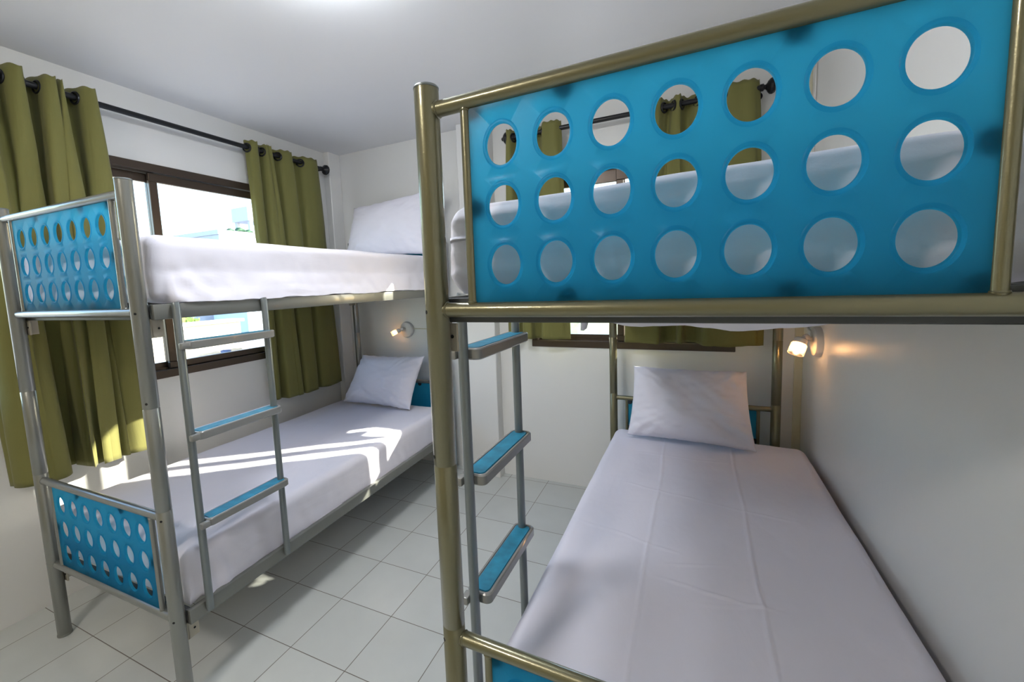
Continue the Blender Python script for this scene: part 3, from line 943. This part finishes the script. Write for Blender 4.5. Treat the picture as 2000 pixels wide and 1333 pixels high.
# ceiling lamp: its near rim just shows at the top of the frame
lc = thing('ceiling_lamp', 'round white ceiling lamp at the top edge of the view', 'ceiling lamp', (-1.062, 1.160, ZC))
b = MB(); b.lathe([(0, 0.178), (-0.010, 0.178), (-0.013, 0.174), (-0.013, 0.165), (-0.002, 0.165)], (0, 0, 0), (0, 0, 1), n=64); b.build('lamp_rim', PLASTIC, lc)
b = MB(); b.lathe([(-0.004, 0.160), (-0.012, 0.172), (-0.050, 0.172), (-0.075, 0.160), (-0.092, 0.125), (-0.100, 0.07), (-0.102, 0.01)], (0, 0, 0), (0, 0, 1), n=64); b.build('diffuser', LEDP, lc)

fill_lamp = thing('ceiling_lamp', 'added warm fill lamp on the unseen ceiling behind the camera', 'ceiling lamp', (-1.15, -0.95, ZC))  # fill lamp added out of view to brighten the right wall and beds
b = MB(); b.lathe([(0, 0.178), (-0.010, 0.178), (-0.013, 0.174), (-0.013, 0.165), (-0.002, 0.165)], (0, 0, 0), (0, 0, 1), n=64); b.build('lamp_rim', PLASTIC, fill_lamp)
b = MB(); b.lathe([(-0.004, 0.160), (-0.012, 0.172), (-0.050, 0.172), (-0.075, 0.160), (-0.092, 0.125), (-0.100, 0.07), (-0.102, 0.01)], (0, 0, 0), (0, 0, 1), n=64); b.build('diffuser', FILLP, fill_lamp)

# cable trunking and cables
o = MB(); o.box(0.634, XR, 2.995, YW, 0.0, ZC - 0.001, 0.002, 1); tag(o.build('cable_trunking', TRUNK, smooth=False), 'cream vertical cable trunking in the corner beside the right wall', 'cable trunking')
o = MB(); o.tube([(XR - 0.006, 2.90, 2.6), (XR - 0.006, 2.90, 1.215), (XR - 0.006, 2.86, 1.195), (XR - 0.006, 2.725, 1.19)], 0.0055, 10); tag(o.build('lamp_cable', PLASTIC), 'thin white cable running down to the right wall\'s lamp', 'cable')
o = MB(); o.tube([(-2.050, YW - 0.004, 1.158), (-1.80, YW - 0.004, 1.156), (-1.505, YW - 0.004, 1.155)], 0.0035, 8); tag(o.build('lamp_cable', TRUNK), 'thin wall cable running sideways from the corner lamp', 'cable')

# ------------------------------------------------------------------ outside
CREAM = pr('cream_render', (0.52, 0.47, 0.38), 0.9, var=(3, 0.08))
WHITE = pr('white_render', (0.44, 0.46, 0.52), 0.9)
BLUER = pr('pale_blue_render', (0.45, 0.58, 0.72), 0.8)
GREYR = pr('grey_roof_sheet', (0.32, 0.33, 0.36), 0.6)
GREEN = cloth('leaf_green', (0.20, 0.30, 0.09), 0.5, 0.8, 'sheet')
GLAREG = cloth('leaf_green_with_glare', (0.50, 0.56, 0.42), 0.5, 0.8, 'sheet')  # glare of the overexposed backlight is put into this paler leaf colour
DGREEN = pr('dark_leaf_green', (0.035, 0.10, 0.05), 0.8, var=(4, 0.4))
PANE = pr('dark_far_window', (0.05, 0.06, 0.07), 0.2)
BLUEP = pr('blue_bucket_plastic', (0.10, 0.16, 0.35), 0.5)
GROUND = pr('pale_concrete_ground', (0.42, 0.40, 0.37), 0.9, var=(0.8, 0.15))
b = MB(); b.box(-90, 60, -60, 90, -6.4, -6.2); o = b.build('ground', GROUND, smooth=False); struct(o)

t = thing('white_building', 'big white flat-roofed building beyond the wide window', 'building', (-33, 25, -6.2))
off = Vector((-33, 25, -6.2))
def obox(b, x0, x1, y0, y1, z0, z1, bev=0, o_=None):
    o_ = o_ if o_ is not None else off
    b.box(x0 - o_.x, x1 - o_.x, y0 - o_.y, y1 - o_.y, z0 - o_.z, z1 - o_.z, bev)
b = MB(); obox(b, -36, -30, 19.4, 31, -6.2, 5.75); b.build('walls', WHITE, t, smooth=False)
b = MB(); obox(b, -36.1, -29.9, 19.3, 31.1, 5.75, 6.07); b.build('parapet', WHITE, t, smooth=False)
for k in range(4):
    b = MB(); obox(b, -30.02, -29.98, 20.6 + k * 2.4, 21.8 + k * 2.4, 2.6, 4.0); b.build('building_window', PANE, t, smooth=False)
t = thing('water_tank_tower', 'white water tank frame on the far building\'s roof beside the corner curtain', 'tank tower', (-33, 24.2, 6.07))
off = Vector((-33, 24.2, 6.07))
b = MB(); obox(b, -34, -32, 23.2, 25.8, 7.35, 8.45); b.build('tank', WHITE, t, smooth=False)
for (x, y) in ((-33.8, 23.5), (-32.2, 23.5), (-33.8, 25.5), (-32.2, 25.5), (-32.2, 24.5)):
    b = MB(); obox(b, x - .13, x + .13, y - .13, y + .13, 6.07, 7.35); b.build('tower_leg', WHITE, t, smooth=False)

def foliage(name, label, c, R_, mt, n, leaf, cat, stem=True, squash=(1, 1, 1)):
    root = thing(name, label, cat, (c[0], c[1], -6.2 if stem else c[2] - R_ * squash[2]))
    o_ = Vector(root.location)
    b = MB()
    rnd = random.Random(int(abs(c[0] * 10 + c[1])))
    for _ in range(n):
        d = Vector((rnd.gauss(0, 1), rnd.gauss(0, 1), rnd.gauss(0, 1))).normalized()
        rr = R_ * (0.55 + 0.45 * rnd.random()) * (0.8 + 0.35 * noise.noise(d * 2 + Vector(c)))
        p = Vector(c) - o_ + Vector((d.x * rr * squash[0], d.y * rr * squash[1], d.z * rr * squash[2]))
        u = Vector((rnd.gauss(0, 1), rnd.gauss(0, 1), rnd.gauss(0, 1))).normalized() * leaf
        v_ = u.cross(Vector((rnd.gauss(0, 1), rnd.gauss(0, 1), rnd.gauss(0, 1)))).normalized() * leaf * 0.6
        q = [b.bm.verts.new(p + a) for a in (u, v_, -u, -v_)]
        b.bm.faces.new(q)
    b.ball(Vector(c) - o_, R_ * 0.72, 3, squash, 0.4)
    b.build('crown', mt, root, smooth=False)
    if stem:
        b = MB(); b.tube([(0, 0, 0), (0.05, 0, (c[2] + 6.2) * 0.6), (0, 0, c[2] + 6.2)], [R_ * 0.10, R_ * 0.08, R_ * 0.05], 10)
        b.build('trunk', pr('bark', (0.12, 0.09, 0.06), 0.9), root)
    return root
for k, (y, r) in enumerate(((21.3, .45), (22.1, .6), (22.8, .5))):
    b = MB(); b.ball((0, 0, r * 0.45), r * 0.55, 2, (1, 1.2, 0.8), 0.9)
    o = b.build('roof_shrub', DGREEN, None, smooth=False); o.location = (-31.5, y, 6.07)
    tag(o, ('smallest dark shrub at the open end of the far white roof', 'largest dark shrub in the middle of the far white roof', 'dark roof shrub nearest to the water tank tower')[k], 'shrub', 'shrubs on the far roof')

t = thing('low_building', 'long low white building with dark windows far below the upper bunk', 'building', (-27, 16, -6.2))
off = Vector((-27, 16, -6.2))
b = MB(); obox(b, -28, -26, 10.5, 19.5, -6.2, 1.1); b.build('walls', WHITE, t, smooth=False)
for k in range(7):
    b = MB(); obox(b, -26.02, -25.97, 11.2 + k * 1.15, 11.8 + k * 1.15, 0.35, 0.85); b.build('building_window', PANE, t, smooth=False)
t = thing('blue_building', 'pale blue building beyond the ladder of the silver bunk', 'building', (-23, 17.4, -6.2))
off = Vector((-23, 17.4, -6.2))
b = MB(); obox(b, -25, -22, 15.4, 21, -6.2, 1.4); b.build('walls', BLUER, t, smooth=False)
b = MB(); obox(b, -25.2, -21.7, 15.2, 21.2, -1.05, -0.9); b.build('ledge', GREYR, t, smooth=False)
t = thing('terrace_wall', 'sunlit cream parapet wall of the terrace outside the wide window', 'wall', (-14.2, 6, -6.2))
off = Vector((-14.2, 6, -6.2))
b = MB(); obox(b, -14.5, -14.0, 0.5, 9.55, -6.2, 0.56, 0.02); b.build('wall_face', CREAM, t, smooth=False)
b = MB(); obox(b, -13.98, -10.4, 0.5, 9.55, -0.75, -0.52); b.build('terrace_floor', CREAM, t, smooth=False)
b = MB(); obox(b, -14.6, -13.9, 0.4, 9.65, 0.56, 0.66, 0.02); b.build('coping', WHITE, t, smooth=False)
t = thing('corrugated_roof', 'grey corrugated roof beyond the silver bunk ladder', 'roof', (-11.5, 11, -6.2))
off = Vector((-11.5, 11, -6.2))
b = MB()
P = []
for i in range(81):
    y = 7.6 + i * 0.08
    P.append([Vector((-13.2, y + 0.9, 0.10 + 0.02 * math.sin(i * 1.57))) - off, Vector((-9.4, y - 0.9 + 0.9, -0.70 + 0.02 * math.sin(i * 1.57))) - off])
b.grid(P); b.build('roof_sheet', GREYR, t)
b = MB(); obox(b, -13.0, -9.6, 9.0, 14.0, -6.2, -0.8); b.build('walls', CREAM, t, smooth=False)
b = MB(); b.lathe([(0, 0.11), (0.24, 0.15), (0.25, 0.155), (0.25, 0.14), (0.02, 0.10)], (0, 0, 0), (0, 0, 1), n=24)
o = b.build('bucket', BLUEP); o.location = (-13.3, 8.50, -0.515); tag(o, 'blue bucket standing on the cream terrace outside', 'bucket')
foliage('green_bush', 'bright green bush beyond the terrace wall', (-20, 11.0, 0.1), 0.75, GREEN, 500, 0.12, 'bush')
foliage('dark_tree', 'dark green tree at the far edge of the wide window', (-26, 6.6, 0.9), 2.2, DGREEN, 1500, 0.25, 'tree')
foliage('tree_in_glare', 'tree with glare painted into its leaves, outside the window behind the right bunk', (-1.9, 9.0, 0.4), 1.0, GLAREG, 260, 0.09, 'tree')
